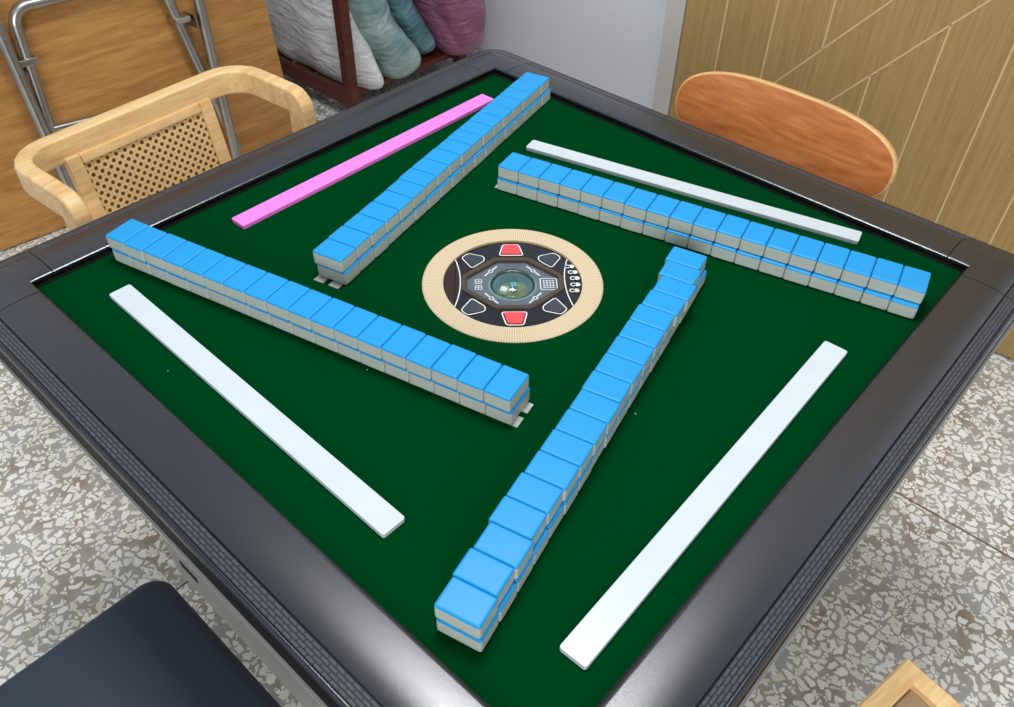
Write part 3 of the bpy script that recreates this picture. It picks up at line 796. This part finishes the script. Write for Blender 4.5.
def bag(label, bottom, half, lean, mat, seed, amp=0.012, yaw=0.0, tail=(0, 0, 0)):
    a, bb, c = half; b = bmesh.new(); nu, nv = 64, 40; rows = []
    e1 = 0.55
    pw = lambda v, e: math.copysign(abs(v) ** e, v)
    for j in range(nv + 1):
        ph = -PI/2 + PI * j / nv
        row = []
        for i in range(nu):
            th = 2 * PI * i / nu
            x = a * pw(math.cos(ph), 0.38) * pw(math.cos(th), 0.75); y = bb * pw(math.cos(ph), 0.28) * pw(math.sin(th), 0.45); z = c * pw(math.sin(ph), 0.5)
            p = Vector((x, y, z)); nn = Vector((x / a**2, y / bb**2, z / c**2)).normalized()
            d = noise.noise(p * 9 + Vector((seed, 0, 0))) * amp + noise.noise(Vector((p.x * 14, p.y * 26, p.z * 11)) + Vector((0, seed, 0))) * amp * 0.5
            w = max(0.0, -p.y / bb - 0.3) / 0.7 * max(0.0, -p.z / c - 0.35) / 0.65 * max(0.0, 0.5 + 0.5 * p.x / a)
            row.append(b.verts.new(p + nn * d + Vector(tail) * min(1.0, w * 1.3)))
            if j in (0, nv): break
        rows.append(row)
    for j in range(nv):
        r0, r1 = rows[j], rows[j+1]
        for i in range(nu):
            if len(r0) == 1: b.faces.new((r0[0], r1[(i+1) % nu], r1[i]))
            elif len(r1) == 1: b.faces.new((r0[i], r0[(i+1) % nu], r1[0]))
            else: b.faces.new((r0[i], r0[(i+1) % nu], r1[(i+1) % nu], r1[i]))
    up = Vector((-math.sin(lean), 0, math.cos(lean)))
    cc = Vector(bottom) + up * (c - 0.004)
    o = obj('bedding_bag', b, mat, None, cc, (0, -lean, yaw), smooth=80)
    return tag(o, label, 'bag', 'bagged bedding on the rack')
bag('bulging white bag of bedding behind the front rack post', (1.072, 1.880, 0.090), (0.066, 0.245, 0.32), math.radians(9), M['bag_white'], 1.3, tail=(0.0, -0.16, -0.05))
bag('pale teal clear bag of bedding leaning against the white bag', (1.222, 1.80, 0.092), (0.074, 0.235, 0.31), math.radians(23), M['bag_teal'], 4.1, tail=(0.035, -0.07, -0.03))
bag('deeper teal shiny bag between the pale teal and pink bags', (1.380, 1.86, 0.092), (0.056, 0.24, 0.30), math.radians(23), M['bag_teal_deep'], 8.2, tail=(0.03, -0.05, -0.02))
bag('dusty pink bag of bedding at the right end of the rack', (1.530, 1.74, 0.092), (0.095, 0.25, 0.31), math.radians(17), M['bag_pink'], 12.7)

# ------------------------------------------------------------------ light
def area(name, loc, size, size_y, power, col, rot=(0, 0, 0)):
    d = bpy.data.lights.new(name, 'AREA'); d.shape = 'RECTANGLE'; d.size = size; d.size_y = size_y; d.energy = power; d.color = col
    o = bpy.data.objects.new(name, d); o.location = loc; o.rotation_euler = rot; COL.objects.link(o); return o
area('ceiling_lamp', (0.10, 0.10, 2.66), 0.55, 0.55, 34, (0.97, 0.98, 1.0))
fill_light = area('added_soft_fill', (-2.45, -1.9, 1.75), 1.6, 1.3, 56, (0.97, 0.98, 1.0))  # fill light added at the near left to brighten walls and floor
fill_light.rotation_euler = (Vector((0.7, 0.5, 0.45)) - fill_light.location).to_track_quat('-Z', 'Y').to_euler()
w = bpy.data.worlds.new('room_air'); sc.world = w; w.use_nodes = True
w.node_tree.nodes['Background'].inputs[0].default_value = (0.86, 0.93, 1.0, 1); w.node_tree.nodes['Background'].inputs[1].default_value = 0.46

# ------------------------------------------------------------------ camera
F = 830.7253
pos = Vector((-0.6263, -0.5501, 0.6601 + FELT)); yaw, pitch, roll = 0.7248, 0.7581, 0.0205
f = Vector((math.cos(yaw) * math.cos(pitch), math.sin(yaw) * math.cos(pitch), -math.sin(pitch)))
rt = f.cross(Vector((0, 0, 1))).normalized(); up = rt.cross(f)
r2 = rt * math.cos(roll) + up * math.sin(roll); u2 = -rt * math.sin(roll) + up * math.cos(roll)
cam = bpy.data.cameras.new('camera'); cam.sensor_width = 36.0; cam.lens = 36.0 * F / 1014.0; cam.clip_start = 0.02
co = bpy.data.objects.new('camera', cam); COL.objects.link(co)
co.matrix_world = Matrix(((r2.x, u2.x, -f.x, pos.x), (r2.y, u2.y, -f.y, pos.y), (r2.z, u2.z, -f.z, pos.z), (0, 0, 0, 1)))
sc.camera = co
sc.view_settings.view_transform = 'Standard'; sc.view_settings.look = 'None'
sc.view_settings.gamma = 1.0; sc.view_settings.exposure = 0.0; sc.view_settings.use_curve_mapping = False
sc.cycles.use_denoising = True
